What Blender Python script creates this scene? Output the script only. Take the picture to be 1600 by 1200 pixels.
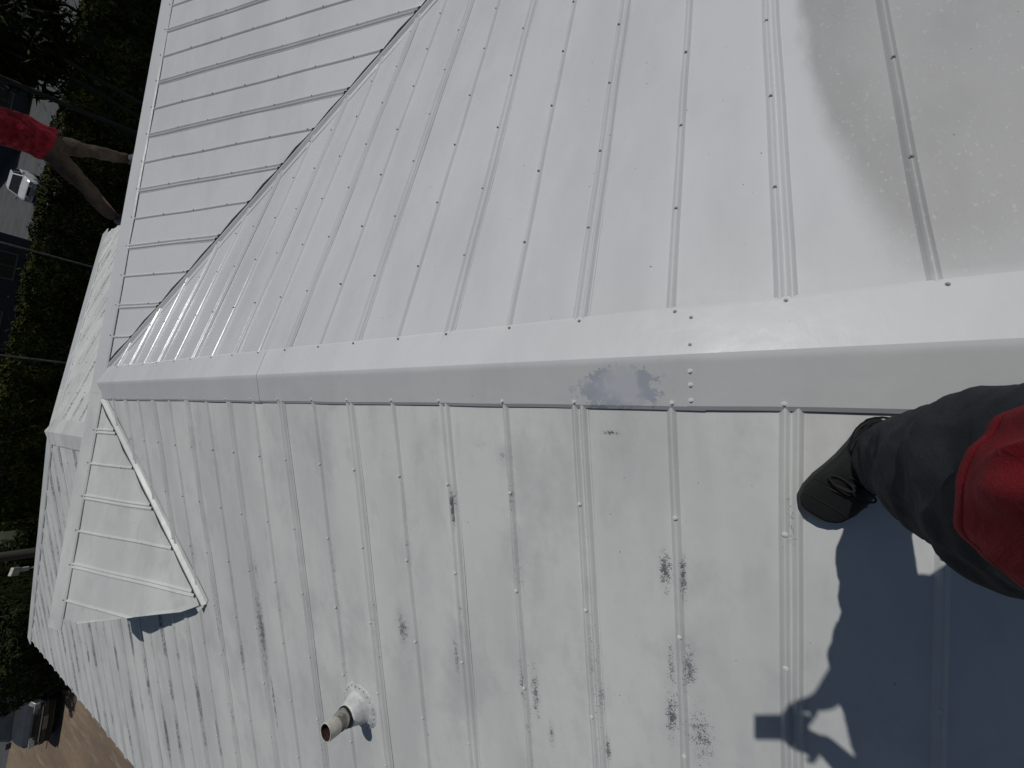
import bpy, bmesh, math, random
from mathutils import Vector, Matrix, noise as mn
import numpy as np
random.seed(7); rng = np.random.default_rng(7)
S = bpy.context.scene
for o in list(bpy.data.objects): bpy.data.objects.remove(o)
Z0 = 6.2                       # camera height above the ground; house coordinates below are written relative to the camera

# ------------------------------------------------------------------ camera, sky, sun, exposure
RC = ((0.05554481, -0.991209, 0.1200812), (-0.8586566, 0.01395371, 0.51236133), (-0.50953274, -0.13156753, -0.85033309))
cd = bpy.data.cameras.new('camera'); cam = bpy.data.objects.new('camera', cd); S.collection.objects.link(cam)
cd.sensor_width = 36.0; cd.lens = 633.83 / 1600 * 36; cd.clip_start = 0.02; cd.clip_end = 3000
cam.matrix_world = Matrix([[RC[i][0], -RC[i][1], -RC[i][2], (0, 0, Z0)[i]] for i in range(3)] + [[0, 0, 0, 1]])
S.camera = cam
SUN = Vector((0.470, 0.000, 0.883)).normalized()
w = bpy.data.worlds.new('World'); S.world = w; w.use_nodes = True
sky = w.node_tree.nodes.new('ShaderNodeTexSky'); sky.sky_type = 'NISHITA'; sky.sun_disc = False
sky.sun_elevation = math.asin(SUN.z); sky.sun_rotation = math.radians(90) - math.atan2(SUN.y, SUN.x)
bg = w.node_tree.nodes['Background']; bg.inputs['Strength'].default_value = 0.05
w.node_tree.links.new(sky.outputs[0], bg.inputs[0])
sd = bpy.data.lights.new('sun', 'SUN'); so = bpy.data.objects.new('sun', sd); S.collection.objects.link(so)
sd.energy = 4.2; sd.angle = math.radians(0.53); sd.color = (1.0, 0.965, 0.92)
so.rotation_euler = SUN.to_track_quat('Z', 'Y').to_euler(); so.location = (20, 0, 40)
S.view_settings.view_transform = 'Standard'; S.view_settings.look = 'None'; S.view_settings.exposure = -1.12; S.view_settings.gamma = 1
S.render.resolution_x = 1024; S.render.resolution_y = 768

# ------------------------------------------------------------------ helpers
C = S.collection
def link(name, me, mat=None, parent=None):
    o = bpy.data.objects.new(name, me); C.objects.link(o)
    if mat and me is not None and not me.materials: me.materials.append(mat)
    if parent: o.parent = parent
    return o
def empty(name, loc=(0, 0, 0)):
    o = bpy.data.objects.new(name, None); C.objects.link(o); o.location = loc; o.empty_display_size = .2
    return o
def tag(o, label=None, cat=None, group=None, kind=None):
    if label: o['label'] = label
    if cat: o['category'] = cat
    if group: o['group'] = group
    if kind: o['kind'] = kind
    return o
class MB:
    def __init__(s): s.v = []; s.f = []
    def quadstrip(s, rows, close=False):
        n = len(rows[0]); b = len(s.v)
        for r in rows: s.v += [tuple(p) for p in r]
        for i in range(len(rows) - 1):
            for j in range(n if close else n - 1):
                a = b + i * n + j; c = b + i * n + (j + 1) % n
                s.f.append((a, c, c + n, a + n))
    def poly(s, pts):
        b = len(s.v); s.v += [tuple(p) for p in pts]; s.f.append(tuple(range(b, b + len(pts))))
    def box(s, c, h, M=None):
        M = M or Matrix.Identity(3); c = Vector(c); b = len(s.v)
        for x in (-1, 1):
            for y in (-1, 1):
                for z in (-1, 1): s.v.append(tuple(c + M @ Vector((x * h[0], y * h[1], z * h[2]))))
        s.f += [tuple(b + i for i in q) for q in ((0, 1, 3, 2), (4, 6, 7, 5), (0, 4, 5, 1), (2, 3, 7, 6), (0, 2, 6, 4), (1, 5, 7, 3))]
    def hexa(s, P):           # 8 corners: bottom loop 4, top loop 4
        b = len(s.v); s.v += [tuple(p) for p in P]
        s.f += [tuple(b + i for i in q) for q in ((3, 2, 1, 0), (4, 5, 6, 7), (0, 1, 5, 4), (1, 2, 6, 5), (2, 3, 7, 6), (3, 0, 4, 7))]
    def tube(s, pts, rad, n=12, caps=True, ref=(0, 0, 1)):
        pts = [Vector(p) for p in pts]; rows = []
        for i, p in enumerate(pts):
            t = (pts[min(i + 1, len(pts) - 1)] - pts[max(i - 1, 0)]).normalized()
            r = Vector(ref)
            if abs(t.dot(r)) > .95: r = Vector((1, 0, 0))
            u = t.cross(r).normalized(); v = u.cross(t).normalized()
            ra = rad[i] if isinstance(rad, (list, tuple)) else rad
            ra, rb = ra if isinstance(ra, (list, tuple)) else (ra, ra)
            rows.append([p + u * (ra * math.cos(k * math.tau / n)) + v * (rb * math.sin(k * math.tau / n)) for k in range(n)])
        s.quadstrip(rows, True)
        if caps: s.poly(rows[0]); s.poly(list(reversed(rows[-1])))
    def mesh(s, name, smooth=False):
        me = bpy.data.meshes.new(name); me.from_pydata(s.v, [], s.f); me.update()
        bm = bmesh.new(); bm.from_mesh(me); bmesh.ops.recalc_face_normals(bm, faces=bm.faces); bm.to_mesh(me); bm.free()
        if smooth: me.polygons.foreach_set('use_smooth', [True] * len(me.polygons))
        return me
    def build(s, name, mat, parent=None, smooth=False): return link(name, s.mesh(name, smooth), mat, parent)

class NT:                      # small wrapper for node materials
    def __init__(s, name):
        s.m = bpy.data.materials.new(name); s.m.use_nodes = True; s.t = s.m.node_tree; s.b = s.t.nodes['Principled BSDF']
    def n(s, ty, **k):
        x = s.t.nodes.new(ty)
        for a, b in k.items(): setattr(x, a, b)
        return x
    def put(s, a, sock):
        if isinstance(a, (int, float)): sock.default_value = a
        elif isinstance(a, (tuple, list)): sock.default_value = (*a, 1.0) if len(sock.default_value) == 4 and len(a) == 3 else a
        else: s.t.links.new(a, sock)
    def m_(s, op, a, b=0.0, c=0.0, clamp=False):
        x = s.n('ShaderNodeMath', operation=op, use_clamp=clamp)
        s.put(a, x.inputs[0]); s.put(b, x.inputs[1]); s.put(c, x.inputs[2]); return x.outputs[0]
    def ss(s, v, lo, hi, a=0.0, b=1.0):
        x = s.n('ShaderNodeMapRange', interpolation_type='SMOOTHSTEP'); s.put(v, x.inputs[0])
        for i, q in enumerate((lo, hi, a, b)): s.put(q, x.inputs[i + 1])
        return x.outputs[0]
    def mix(s, f, a, b):
        x = s.n('ShaderNodeMix', data_type='RGBA'); s.put(f, x.inputs[0]); s.put(a, x.inputs[6]); s.put(b, x.inputs[7]); return x.outputs[2]
    def pos(s): return s.n('ShaderNodeNewGeometry').outputs['Position']
    def obj(s): return s.n('ShaderNodeTexCoord').outputs['Object']
    def scale(s, v, k):
        x = s.n('ShaderNodeVectorMath', operation='MULTIPLY'); s.put(v, x.inputs[0]); s.put(k, x.inputs[1]); return x.outputs[0]
    def noise(s, v, sc, detail=3.0, rough=.5):
        x = s.n('ShaderNodeTexNoise'); s.put(v, x.inputs['Vector']); s.put(sc, x.inputs['Scale']); s.put(detail, x.inputs['Detail']); s.put(rough, x.inputs['Roughness']); return x.outputs['Fac']
    def bump(s, h, st, d=.01):
        x = s.n('ShaderNodeBump'); s.put(st, x.inputs['Strength']); s.put(d, x.inputs['Distance']); s.put(h, x.inputs['Height']); s.t.links.new(x.outputs[0], s.b.inputs['Normal'])
    def out(s, col, rough=.5, metal=0.0, spec=.5):
        s.put(col, s.b.inputs['Base Color']); s.put(rough, s.b.inputs['Roughness']); s.put(metal, s.b.inputs['Metallic']); s.put(spec, s.b.inputs['Specular IOR Level']); return s.m
def simple(name, c1, c2=None, sc=8.0, rough=.6, metal=0.0, bump=0.0, bsc=60.0, spec=.5, world=False, stretch=None):
    t = NT(name); c2 = c2 or tuple(x * .75 for x in c1); v = t.pos() if world else t.obj()
    if stretch: v = t.scale(v, stretch)
    f = t.ss(t.noise(v, sc, 5.0, .6), .35, .65)
    if bump: t.bump(t.noise(v, bsc, 3.0), bump, .01)
    return t.out(t.mix(f, c1, c2), rough, metal, spec)

# ------------------------------------------------------------------ roof geometry constants (fitted to the photograph)
HA, XR, T, YC, CW = 1.2972, 0.2624, 0.25, 5.509, 0.152      # ridge depth below camera, ridge x, slope, cross ridge y, cap half width
XE = -4.175; XER = 4.70; YB = -4.6                              # eaves and the near end
XF, ZF, YF = -0.30, -1.4378, 7.55                               # far ridge
RIB, YL = 0.305, -0.084
CT = 1 / math.sqrt(1 + T * T); ST = T * CT
def W(x, y, z): return Vector((x, y, z + Z0))

# ------------------------------------------------------------------ materials
def roof_paint(kind):
    t = NT('white_roof_paint_' + kind); P = t.pos()
    sp = t.n('ShaderNodeSeparateXYZ'); t.put(P, sp.inputs[0]); x, y, z = sp.outputs
    stroke = t.scale(P, (.55, 1.5, 1.0))
    nl = t.noise(stroke, 1.6, 5.0, .6); nm = t.noise(stroke, 7.0, 4.0, .6); nf = t.noise(P, 210.0, 3.0, .75); ng = t.noise(P, 45.0, 4.0, .7)
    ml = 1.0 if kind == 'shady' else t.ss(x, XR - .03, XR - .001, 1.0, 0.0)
    fresh = t.mix(t.ss(nl, .4, .66), (.73, .75, .765), (.68, .70, .715)) if kind == 'cap' else t.mix(t.ss(nl, .4, .66), (.675, .695, .71), (.62, .64, .655))
    left = t.mix(t.ss(nl, .36, .66), (.715, .735, .72), (.615, .635, .625))
    col = t.mix(ml, fresh, left)
    col = t.mix(t.m_('MULTIPLY', t.ss(nm, .52, .74), t.m_('MULTIPLY_ADD', ml, .25, .10)), col, (.50, .52, .53))
    grime = t.ss(t.noise(t.scale(P, (.8, 1.2, 1.0)), 2.6, 7.0, .68), .47, .68)
    col = t.mix(t.m_('MULTIPLY', grime, t.m_('MULTIPLY_ADD', ml, .42, .06)), col, (.47, .49, .49))
    mo = 0.0; chip = 0.0; tot = 0.0
    # unpainted, older coat on the sunny slope beside the photographer
    if kind == 'sunny':
        e = t.m_('MULTIPLY', t.m_('POWER', 2.71828, t.m_('MULTIPLY', t.m_('SUBTRACT', x, .457), -1.8)), -.165)
        yb = t.m_('ADD', e, t.m_('MULTIPLY_ADD', nm, .07, -.150))
        wid = t.ss(x, .4, 1.2, .14, .06)
        mo = t.m_('DIVIDE', t.m_('SUBTRACT', yb, y), wid, clamp=True)
        mo = t.m_('MULTIPLY', t.ss(mo, 0.0, 1.0), t.ss(x, XR + .15, XR + .20))
        mo = t.m_('MULTIPLY', mo, t.ss(x, 6.0, 5.9, 0.0, 1.0)); mo = t.m_('MULTIPLY', mo, t.ss(x, .38, .65, .6, 1.0))
        fleck = t.ss(t.noise(t.scale(P, (1.0, 1.6, 1.0)), 55.0, 3.0, .7), .61, .68)
        old = t.mix(t.m_('MULTIPLY', fleck, .55), t.mix(t.ss(nl, .38, .62), (.395, .402, .405), (.455, .462, .466)), (.60, .615, .62))
        col = t.mix(mo, col, old)
    # flaked places
    if kind == 'shady':
        blobs = [(-1.45, 2.925, .50, .05, 1.), (-1.95, 2.90, .35, .03, .95), (-1.01, 2.905, .14, .035, .8), (-1.0, 1.53, .13, .065, .95), (-1.17, 1.50, .15, .08, .55),
                 (-1.02, .842, .2, .03, .9), (-1.05, .785, .2, .035, .9), (-1.19, .722, .09, .02, .9), (-.42, .258, .11, .03, 1.05), (-.43, .203, .12, .016, 1.), (-.74, .25, .16, .025, .8),
                 (-.73, .195, .13, .035, .95), (-.95, .165, .16, .07, .85), (-.92, .255, .16, .04, .9), (-.33, 1.135, .13, .014, 1.15), (-.30, 1.118, .1, .02, .85), (-.09, .862, .06, .07, .7), (-1.02, 1.19, .18, .025, .9),
                 (-.95, .50, .1, .02, .85), (-1.15, .487, .08, .02, .95), (-.42, 1.70, .12, .1, .42), (-.25, .828, .12, .02, .8), (-.2, -.082, .14, .022, .72), (-.72, 2.72, .15, .03, .7), (-1.5, 3.55, .5, .05, .6),
                 (-1.2, 3.0, .35, .3, .38), (.02, .42, .015, .05, .9), (-.05, .95, .02, .06, .6), (.2, -.2, .03, .10, .52), (-1.6, .8, .4, .12, .6), (-1.5, .2, .35, .12, .65), (-1.75, 1.15, .3, .04, .8), (-.9, 4.2, .5, .35, .42), (-1.55, 4.6, .12, .3, .55)]
        for cx, cy, rx, ry, st in blobs:
            a = t.n('ShaderNodeVectorMath', operation='SUBTRACT'); t.put(P, a.inputs[0]); a.inputs[1].default_value = (cx, cy, 0)
            b = t.n('ShaderNodeVectorMath', operation='MULTIPLY'); t.put(a.outputs[0], b.inputs[0]); b.inputs[1].default_value = (1 / (1.5 * rx), 1 / (1.5 * ry), 0)
            l = t.n('ShaderNodeVectorMath', operation='LENGTH'); t.put(b.outputs[0], l.inputs[0])
            tot = t.m_('MAXIMUM', tot, t.m_('MULTIPLY', t.m_('SUBTRACT', 1.0, l.outputs['Value'], clamp=True), st))
        # flaking that follows the crimps of the far sheets
        fr = t.m_('MULTIPLY', t.m_('ABSOLUTE', t.m_('SUBTRACT', t.m_('FRACT', t.m_('ADD', t.m_('DIVIDE', t.m_('SUBTRACT', y, YL), RIB), .5)), .47)), RIB)
        along = t.ss(t.noise(t.scale(P, (.9, 3.2, 0.0)), 1.5, 3.0, .6), .40, .60)
        reg = t.m_('MULTIPLY', t.m_('MULTIPLY', t.ss(x, -1.0, -1.8), t.ss(x, -3.9, -3.2)), t.m_('MULTIPLY', t.ss(y, 2.3, 3.4), t.ss(y, 9.5, 7.5)))
        reg = t.m_('MAXIMUM', reg, t.m_('MULTIPLY', t.ss(y, 5.9, 6.4), .9))
        reg = t.m_('MAXIMUM', reg, t.m_('MULTIPLY', t.ss(x, -.15, -.5), .62))
        low = t.ss(t.m_('SUBTRACT', z, t.m_('MULTIPLY_ADD', t.m_('MINIMUM', x, XF * 2 + 0.0) if False else x, T, Z0 - HA - T * XR)), .03, .02)
        streak = t.m_('MULTIPLY', t.m_('MULTIPLY', t.ss(fr, .034, .014), along), t.m_('MULTIPLY', reg, .85))
        tot = t.m_('MAXIMUM', tot, t.m_('MULTIPLY', streak, low))
        chipn = t.m_('MULTIPLY_ADD', ng, .38, t.m_('MULTIPLY', nf, .62))
        chip = t.ss(t.m_('SUBTRACT', chipn, t.m_('MULTIPLY_ADD', tot, -.335, .75)), 0.0, .02)
        col = t.mix(t.m_('MULTIPLY', t.ss(tot, .1, .8), .16), col, (.42, .45, .46))
        col = t.mix(chip, col, t.mix(t.ss(nm, .4, .6), (.15, .17, .18), (.25, .27, .28)))
    # galvanised metal laid bare on the ridge capping
    if kind == 'cap':
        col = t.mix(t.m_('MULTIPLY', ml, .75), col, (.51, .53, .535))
        a = t.n('ShaderNodeVectorMath', operation='SUBTRACT'); t.put(P, a.inputs[0]); a.inputs[1].default_value = (.165, .385, 0)
        b = t.n('ShaderNodeVectorMath', operation='MULTIPLY'); t.put(a.outputs[0], b.inputs[0]); b.inputs[1].default_value = (1 / .075, 1 / .155, 0)
        l = t.n('ShaderNodeVectorMath', operation='LENGTH'); t.put(b.outputs[0], l.inputs[0])
        cz = t.ss(z, Z0 - HA - .055, Z0 - HA - .045)
        bare = t.m_('SUBTRACT', t.m_('ADD', l.outputs['Value'], t.m_('MULTIPLY_ADD', ng, 2.1, -1.0)), t.m_('MULTIPLY', nf, .25))
        bare = t.m_('MULTIPLY', t.m_('MULTIPLY', t.ss(bare, .85, .75), cz), ml)
        col = t.mix(bare, col, t.mix(t.ss(t.noise(P, 14.0, 4.0), .4, .62), (.37, .40, .455), (.49, .515, .555)))
    # sparse dirt specks
    sparse = t.ss(t.m_('ADD', t.noise(P, 75.0, 1.0, .3), t.m_('MULTIPLY', nl, .06)), .85, .862)
    col = t.mix(sparse, col, (.2, .21, .2))
    ro = t.m_('ADD', t.m_('MULTIPLY_ADD', ml, .16, .17), t.m_('MULTIPLY', nm, .16))
    if kind == 'sunny': ro = t.m_('MULTIPLY_ADD', mo, .25, ro)
    if kind == 'shady': ro = t.m_('ADD', t.m_('MULTIPLY_ADD', chip, .2, ro), .16)
    h = t.m_('ADD', t.m_('MULTIPLY', t.noise(P, 9.0, 2.0), 1.0), t.m_('MULTIPLY', t.noise(t.scale(P, (.6, 1.4, 1.0)), 90.0, 2.0), .10))
    if kind == 'shady': h = t.m_('SUBTRACT', h, t.m_('MULTIPLY', chip, .12))
    t.bump(h, .35, .006)
    return t.out(col, ro)
PAINT = roof_paint('plain'); P_SUN = roof_paint('sunny'); P_SHADE = roof_paint('shady'); P_CAP = roof_paint('cap')
M_screw_w = simple('painted_screw', (.78, .80, .80), (.62, .64, .64), 80, .4, 0)
M_screw_d = simple('bare_screw', (.30, .32, .33), (.15, .16, .17), 120, .5, .4)
M_deck = simple('roof_deck_board', (.05, .045, .04), rough=.9)
M_wall = simple('rendered_wall', (.55, .53, .48), (.48, .46, .42), 3, .85, bump=.2)
M_fascia = simple('fascia_paint', (.62, .64, .63), (.5, .52, .52), 6, .6)
def leafmat(name, a, b):
    t = NT(name); i = t.n('ShaderNodeObjectInfo'); v = t.noise(t.pos(), 1.7, 4.0, .65); v2 = t.noise(t.pos(), 23.0, 2.0)
    c = t.mix(t.ss(t.m_('ADD', t.m_('MULTIPLY', v, .6), t.m_('MULTIPLY', v2, .4)), .36, .64), a, b); return t.out(c, .7, 0, .12)
M_hedge = leafmat('hedge_leaf', (.010, .015, .003), (.052, .060, .009))
M_bush = leafmat('bush_leaf', (.008, .014, .005), (.028, .040, .011))
M_tree = leafmat('tree_leaf', (.012, .020, .008), (.042, .050, .018))
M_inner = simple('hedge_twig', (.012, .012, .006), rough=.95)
M_bark = simple('bark', (.06, .055, .048), (.03, .027, .024), 9, .9, bump=.6, bsc=25, stretch=(1, 1, .2))

# ------------------------------------------------------------------ the setting
def ground_mat():
    t = NT('yard_ground'); P = t.pos(); n = t.noise(P, .35, 5.0, .6)
    t.bump(t.noise(P, 14.0, 4.0), .5, .03)
    return t.out(t.mix(t.ss(n, .4, .6), (.030, .040, .014), (.055, .050, .026)), .95)
m = MB(); m.poly([(-1500, -1500, 0), (1500, -1500, 0), (1500, 1500, 0), (-1500, 1500, 0)])
tag(m.build('ground', ground_mat()), kind='structure')
def drive_mat():
    t = NT('driveway_earth'); P = t.pos()
    n = t.noise(t.scale(P, (1.0, .22, 1.0)), .9, 6.0, .65); n2 = t.noise(P, 6.0, 5.0, .7); n3 = t.noise(t.scale(P, (1.0, .15, 1.0)), 3.5, 4.0, .6)
    c = t.mix(t.ss(n, .35, .65), (.245, .182, .122), (.170, .126, .088)); c = t.mix(t.m_('MULTIPLY', t.ss(n3, .5, .68), .55), c, (.33, .27, .21)); c = t.mix(t.m_('MULTIPLY', t.ss(n2, .5, .75), .45), c, (.11, .085, .065))
    t.bump(t.noise(P, 30.0, 4.0), .4, .02); return t.out(c, .92)
m = MB(); m.poly([(-40, -20, .004), (-3.6, -20, .004), (-3.6, 14, .004), (-9.0, 20, .004), (-10.4, 29.2, .004), (-40, 29.2, .004)])
tag(m.build('driveway', drive_mat()), kind='structure')
def road_mat():
    t = NT('worn_asphalt'); P = t.pos(); n = t.noise(P, .5, 6.0, .65); n2 = t.noise(P, 40.0, 3.0, .7)
    c = t.mix(t.ss(n, .35, .65), (.085, .09, .092), (.062, .066, .068)); c = t.mix(t.m_('MULTIPLY', t.ss(n2, .5, .7), .3), c, (.13, .13, .13)); return t.out(c, .9)
M_road = road_mat()
m = MB(); m.poly([(-200, 29.2, .008), (-11.2, 29.2, .008), (-8.5, 38, .008), (-200, 38, .008)])
m.poly([(11.5, 43.5, .008), (90, 43.5, .008), (90, 60, .008), (24, 60, .008), (34, 95, .008), (22.5, 95, .008), (14.5, 56, .008)])
tag(m.build('road', M_road), kind='structure')
m = MB()
for (x0, x1, y0, y1) in ((11.5, 90, 43.2, 43.5),): m.box(((x0 + x1) / 2, (y0 + y1) / 2, .065), ((x1 - x0) / 2, .15, .065))
tag(m.build('kerb', simple('kerb_concrete', (.13, .13, .125), rough=.9)), kind='structure')

# ------------------------------------------------------------------ the house
house = empty('house', (0, 0, 0))
tag(house, 'house under a white painted metal roof of crimped sheets with capped ridges', 'house')
SCREWS = []          # (location, normal, mat, parent)
def vprof(c, wd, h): return [(c + wd * q, h * k) for q, k in ((-.5, 0), (-.37, .30), (-.22, .70), (-.07, .98), (.07, .98), (.22, .70), (.37, .30), (.5, 0))]
def wob(seed, t): return math.sin(t * 1.9 + seed * 3.7) * .5 + math.sin(t * 4.3 + seed * 1.3) * .35 + math.sin(t * 8.1 + seed * 7.9) * .25
def roof_plane(org, Sd, Dd, s0, k0, k1, tmin, tmax, rows, mat_screw, lift_end=0.0, seed=0, srange=None, paint=None):
    """Sheets with a crimp every RIB; Sd runs across the sheets, Dd down the slope. tmin/tmax(s) give the slope distances."""
    org = Vector(org); Sd = Vector(Sd).normalized(); Dd = Vector(Dd).normalized(); N = Sd.cross(Dd)
    if N.z < 0: N = -N
    for k in range(k0, k1):
        a = s0 + k * 2 * RIB; b = a + 2 * RIB; sd = seed * 50 + k
        prof = [(a - .034, .0016)] + [(q, h + .0016) for q, h in vprof(a - .0148, .028, .0125) + vprof(a + .0148, .028, .0125)]
        prof += [(a + .075, .0012), (a + .15, .0005), (a + .23, 0)] + vprof(a + RIB, .030, .0125) + [(a + RIB + .07, 0), (a + RIB + .15, 0), (a + RIB + .23, 0), (b - .026, 0)]
        if srange: 
            prof = [p for p in prof if srange[0] <= p[0] <= srange[1]]
            if len(prof) < 2: continue
        cols = []
        for s, h in prof:
            t0, t1 = tmin(s), tmax(s)
            if t1 - t0 < .01:
                if cols: cols.append(None)
                continue
            col = []; nseg = max(2, int((t1 - t0) / .16)) if False else 30
            ribc = round((s - s0) / RIB); near = abs(s - (s0 + ribc * RIB)) < .036
            for i in range(nseg + 1):
                t = t0 + (t1 - t0) * i / nseg
                ds = wob(sd * 2 + ribc, t) * .0042 if near else 0
                dz = mn.noise(Vector((s * 1.7 + seed * 9, t * 1.3, k * .37))) * .0036
                if lift_end and i >= nseg - 1 and not near:
                    ph = ((s - s0) / RIB) % 1; dz += lift_end * math.sin(ph * math.pi) ** 2 * (i - nseg + 2) * .5 * (.4 + .6 * abs(math.sin(sd * 2.3 + ribc)))
                col.append(org + Sd * (s + ds) + Dd * t + N * (h + dz))
            cols.append(col)
        m = MB(); run = []
        for c_ in cols + [None]:
            if c_ is None:
                if len(run) > 1: m.quadstrip(run)
                run = []
            else: run.append(c_)
        if not m.f: continue
        o = m.build('roof_sheet', paint or PAINT, house)
        for rs, off in ((a, .0145), (a + RIB, 0)):
            s = rs + off
            if srange and not (srange[0] < s < srange[1]): continue
            for t in rows:
                if tmin(s) + .02 < t < tmax(s) - .03:
                    rc = round((s - s0) / RIB); q = t + .006 * math.sin(s * 40 + t * 9)
                    SCREWS.append((org + Sd * (s + wob(sd * 2 + rc, q) * .0042) + Dd * q + N * .0128, N.copy(), mat_screw, o))
SL = CT                                        # horizontal run per unit slope length
def hx(d): return d / SL                        # horizontal distance -> slope distance
inf_rows = lambda first: [hx(first + .4 * i) for i in range(14)]
# main slope on the left of the ridge (X decreasing)
def l_min(s): return hx(.05) if s < YC else (hx(XR - XF + .05) if s < YF else hx(XR - XF + (s - YF) + .04))
def l_max(s): return hx(XR - XE)
roof_plane(W(XR, 0, -HA), (0, 1, 0), (-1, 0, -T), YL, -7, 19, l_min, l_max, inf_rows(XR + .23), M_screw_w, seed=1, paint=P_SHADE, srange=(YB, YF + XF - XE))
# main slope on the right
def r_min(s): return hx(.05)
def r_max(s): return min(hx(XER - XR), hx(YC - s - .012))
roof_plane(W(XR, 0, -HA), (0, 1, 0), (1, 0, -T), YL + .006, -7, 9, r_min, r_max, inf_rows(.805 - XR), M_screw_d, seed=2, paint=P_SUN, srange=(YB, YC))
# cross wing, near slope, right of the main ridge
XC0 = 1.0213; XW = 9.2; CR = .012                      # cross wing sheets ride a little higher than the main ones
def c_min(s): return hx(.05)
def c_max(s): return hx(min(s - XR - .062, YC - 1.07))
roof_plane(W(0, YC, -HA + CR), (1, 0, 0), (0, -1, -T), XC0, -2, 14, c_min, c_max, inf_rows(.57), M_screw_d, lift_end=.013, seed=3, srange=(XR + .1, XW))
# gablet over the left slope, near side, and its back
def rake(d): return -1.97 + .26 * d                       # x of the slanted rake at distance d from the ridge
def g_max(s): 
    v = XR - s - .055
    d = (s + 1.97) / .26 if s < -1.5 else 9
    return hx(min(v, max(d, 0)))
roof_plane(W(0, YC, -HA + CR), (1, 0, 0), (0, -1, -T), XC0, -6, 0, c_min, g_max, inf_rows(.57), M_screw_w, lift_end=.012, seed=4, srange=(-1.95, XR - .1))
roof_plane(W(0, YC, -HA + CR), (1, 0, 0), (0, 1, -T), XC0, -6, 0, c_min, g_max, inf_rows(.57), M_screw_w, seed=5, srange=(-1.95, XR - .1))
# back of the cross wing
def b_max(s): return hx(min(4.44, max(.5624 + s - XF, .1)))
roof_plane(W(0, YC, -HA + CR), (1, 0, 0), (0, 1, -T), XC0, -3, 14, c_min, b_max, inf_rows(.57), M_screw_d, seed=6, srange=(XF, XW))
# far wing: right slope and the hipped end
def fr_min(s): return hx(.05) if s < YF else hx(s - YF + .04)
def fr_max(s): return hx(3.575 - XF)
roof_plane(W(XF, 0, ZF), (0, 1, 0), (1, 0, -T), YL, 9, 20, fr_min, fr_max, inf_rows(.5), M_screw_d, seed=7, paint=P_SHADE, srange=(5.6, YF + 3.875))
def he_min(s): return hx(abs(s - XF) + .04)
def he_max(s): return hx(3.875)
roof_plane(W(0, YF, ZF), (1, 0, 0), (0, 1, -T), XC0, -9, 5, he_min, he_max, inf_rows(.5), M_screw_d, seed=8, srange=(XE, 3.575))

# deck boards under the sheets keep the crimps dark inside
def deck(pts): 
    m = MB(); m.poly(pts); m.poly([p - Vector((0, 0, .02)) for p in pts]); return m.build('roof_deck', M_deck, house)
dz = -.010
deck([W(XR, YB, -HA + dz), W(XR, YC, -HA + dz), W(XF, YC + .56, ZF + dz), W(XF, YF, ZF + dz), W(XE + .03, YF + XF - XE - .03, -2.4066 + dz), W(XE + .03, YB, -2.4066 + dz)])
deck([W(XR, YB, -HA + dz), W(XR, YC, -HA + dz), W(XER - .03, 1.07, -2.4066 + dz), W(XER - .03, YB, -2.4066 + dz)])
deck([W(XR, YC, -HA + dz), W(XW, YC, -HA + dz), W(XW, 1.09, -2.4066 + dz), W(XER, 1.09, -2.4066 + dz)])
deck([W(XR, YC, -HA + dz), W(XW, YC, -HA + dz), W(XW, YC + 4.4, -2.4066 + dz), W(3.575, YC + 4.4, -2.4066 + dz), W(XF, YC + .5624, ZF + dz)])
deck([W(XF, YC + .56, ZF + dz), W(XF, YF, ZF + dz), W(3.545, YF + 3.845, -2.4066 + dz), W(3.545, YC + 4.4, -2.4066 + dz)])
deck([W(XF, YF, ZF + dz), W(XE + .03, YF + 3.845, -2.4066 + dz), W(3.545, YF + 3.845, -2.4066 + dz)])
# gablet end boarding, set back under the rake
m = MB(); xg = -1.42
m.poly([W(xg, YC, -HA - .03), W(xg, YC - (XR - xg), -HA - T * (XR - xg) - .03), W(xg, YC + (XR - xg), -HA - T * (XR - xg) - .03)])
m.build('gable_board', M_fascia, house)

def cap(P0, P1, d1, d2, name='ridge_cap', wd=CW, lift=.0150, seg=2.44, first=None, lip=.0075, wobble=.0025, sd=0, paint=None):
    """Folded metal capping: two wings down the slopes d1, d2 with a turned-down lip on each edge, in lapped lengths."""
    P0 = Vector(P0); P1 = Vector(P1); ax = (P1 - P0); Lh = ax.length; ax.normalize()
    d1 = Vector(d1).normalized(); d2 = Vector(d2).normalized(); up = Vector((0, 0, 1))
    cuts = [0.0]; c = first if first else seg
    while c < Lh - .3: cuts.append(c); c += seg
    cuts.append(Lh); wl = hx(wd)
    n1 = ax.cross(d1); n1 = n1 if n1.z > 0 else -n1; n2 = ax.cross(d2); n2 = n2 if n2.z > 0 else -n2
    for i in range(len(cuts) - 1):
        a, b = cuts[i], cuts[i + 1] + (.05 if i < len(cuts) - 2 else 0); rows = []; n = max(2, int((b - a) / .1)); r = (len(cuts) - i) % 2 * .0016
        for j in range(n + 1):
            q = a + (b - a) * j / n; base = P0 + ax * q + up * (lift + r)
            e1 = wob(sd + i, q * 1.7) * wobble; e2 = wob(sd + i + 31, q * 1.5) * wobble
            A = base + d1 * (wl + e1) + n1 * (wob(sd + 3, q * 2.1) * .001); B = base + d2 * (wl + e2) + n2 * (wob(sd + 5, q * 2.3) * .001)
            rows.append([A - n1 * (lip + .0045) + d1 * .0135, A - n1 * lip + d1 * .013, A, base + d1 * wl * .5, base + up * .0006, base + d2 * wl * .5, B, B - n2 * lip + d2 * .013])
        m = MB(); m.quadstrip(rows); m.build(name, paint or PAINT, house)
LD, RD, ND, FD = Vector((-1, 0, -T)), Vector((1, 0, -T)), Vector((0, -1, -T)), Vector((0, 1, -T))
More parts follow.
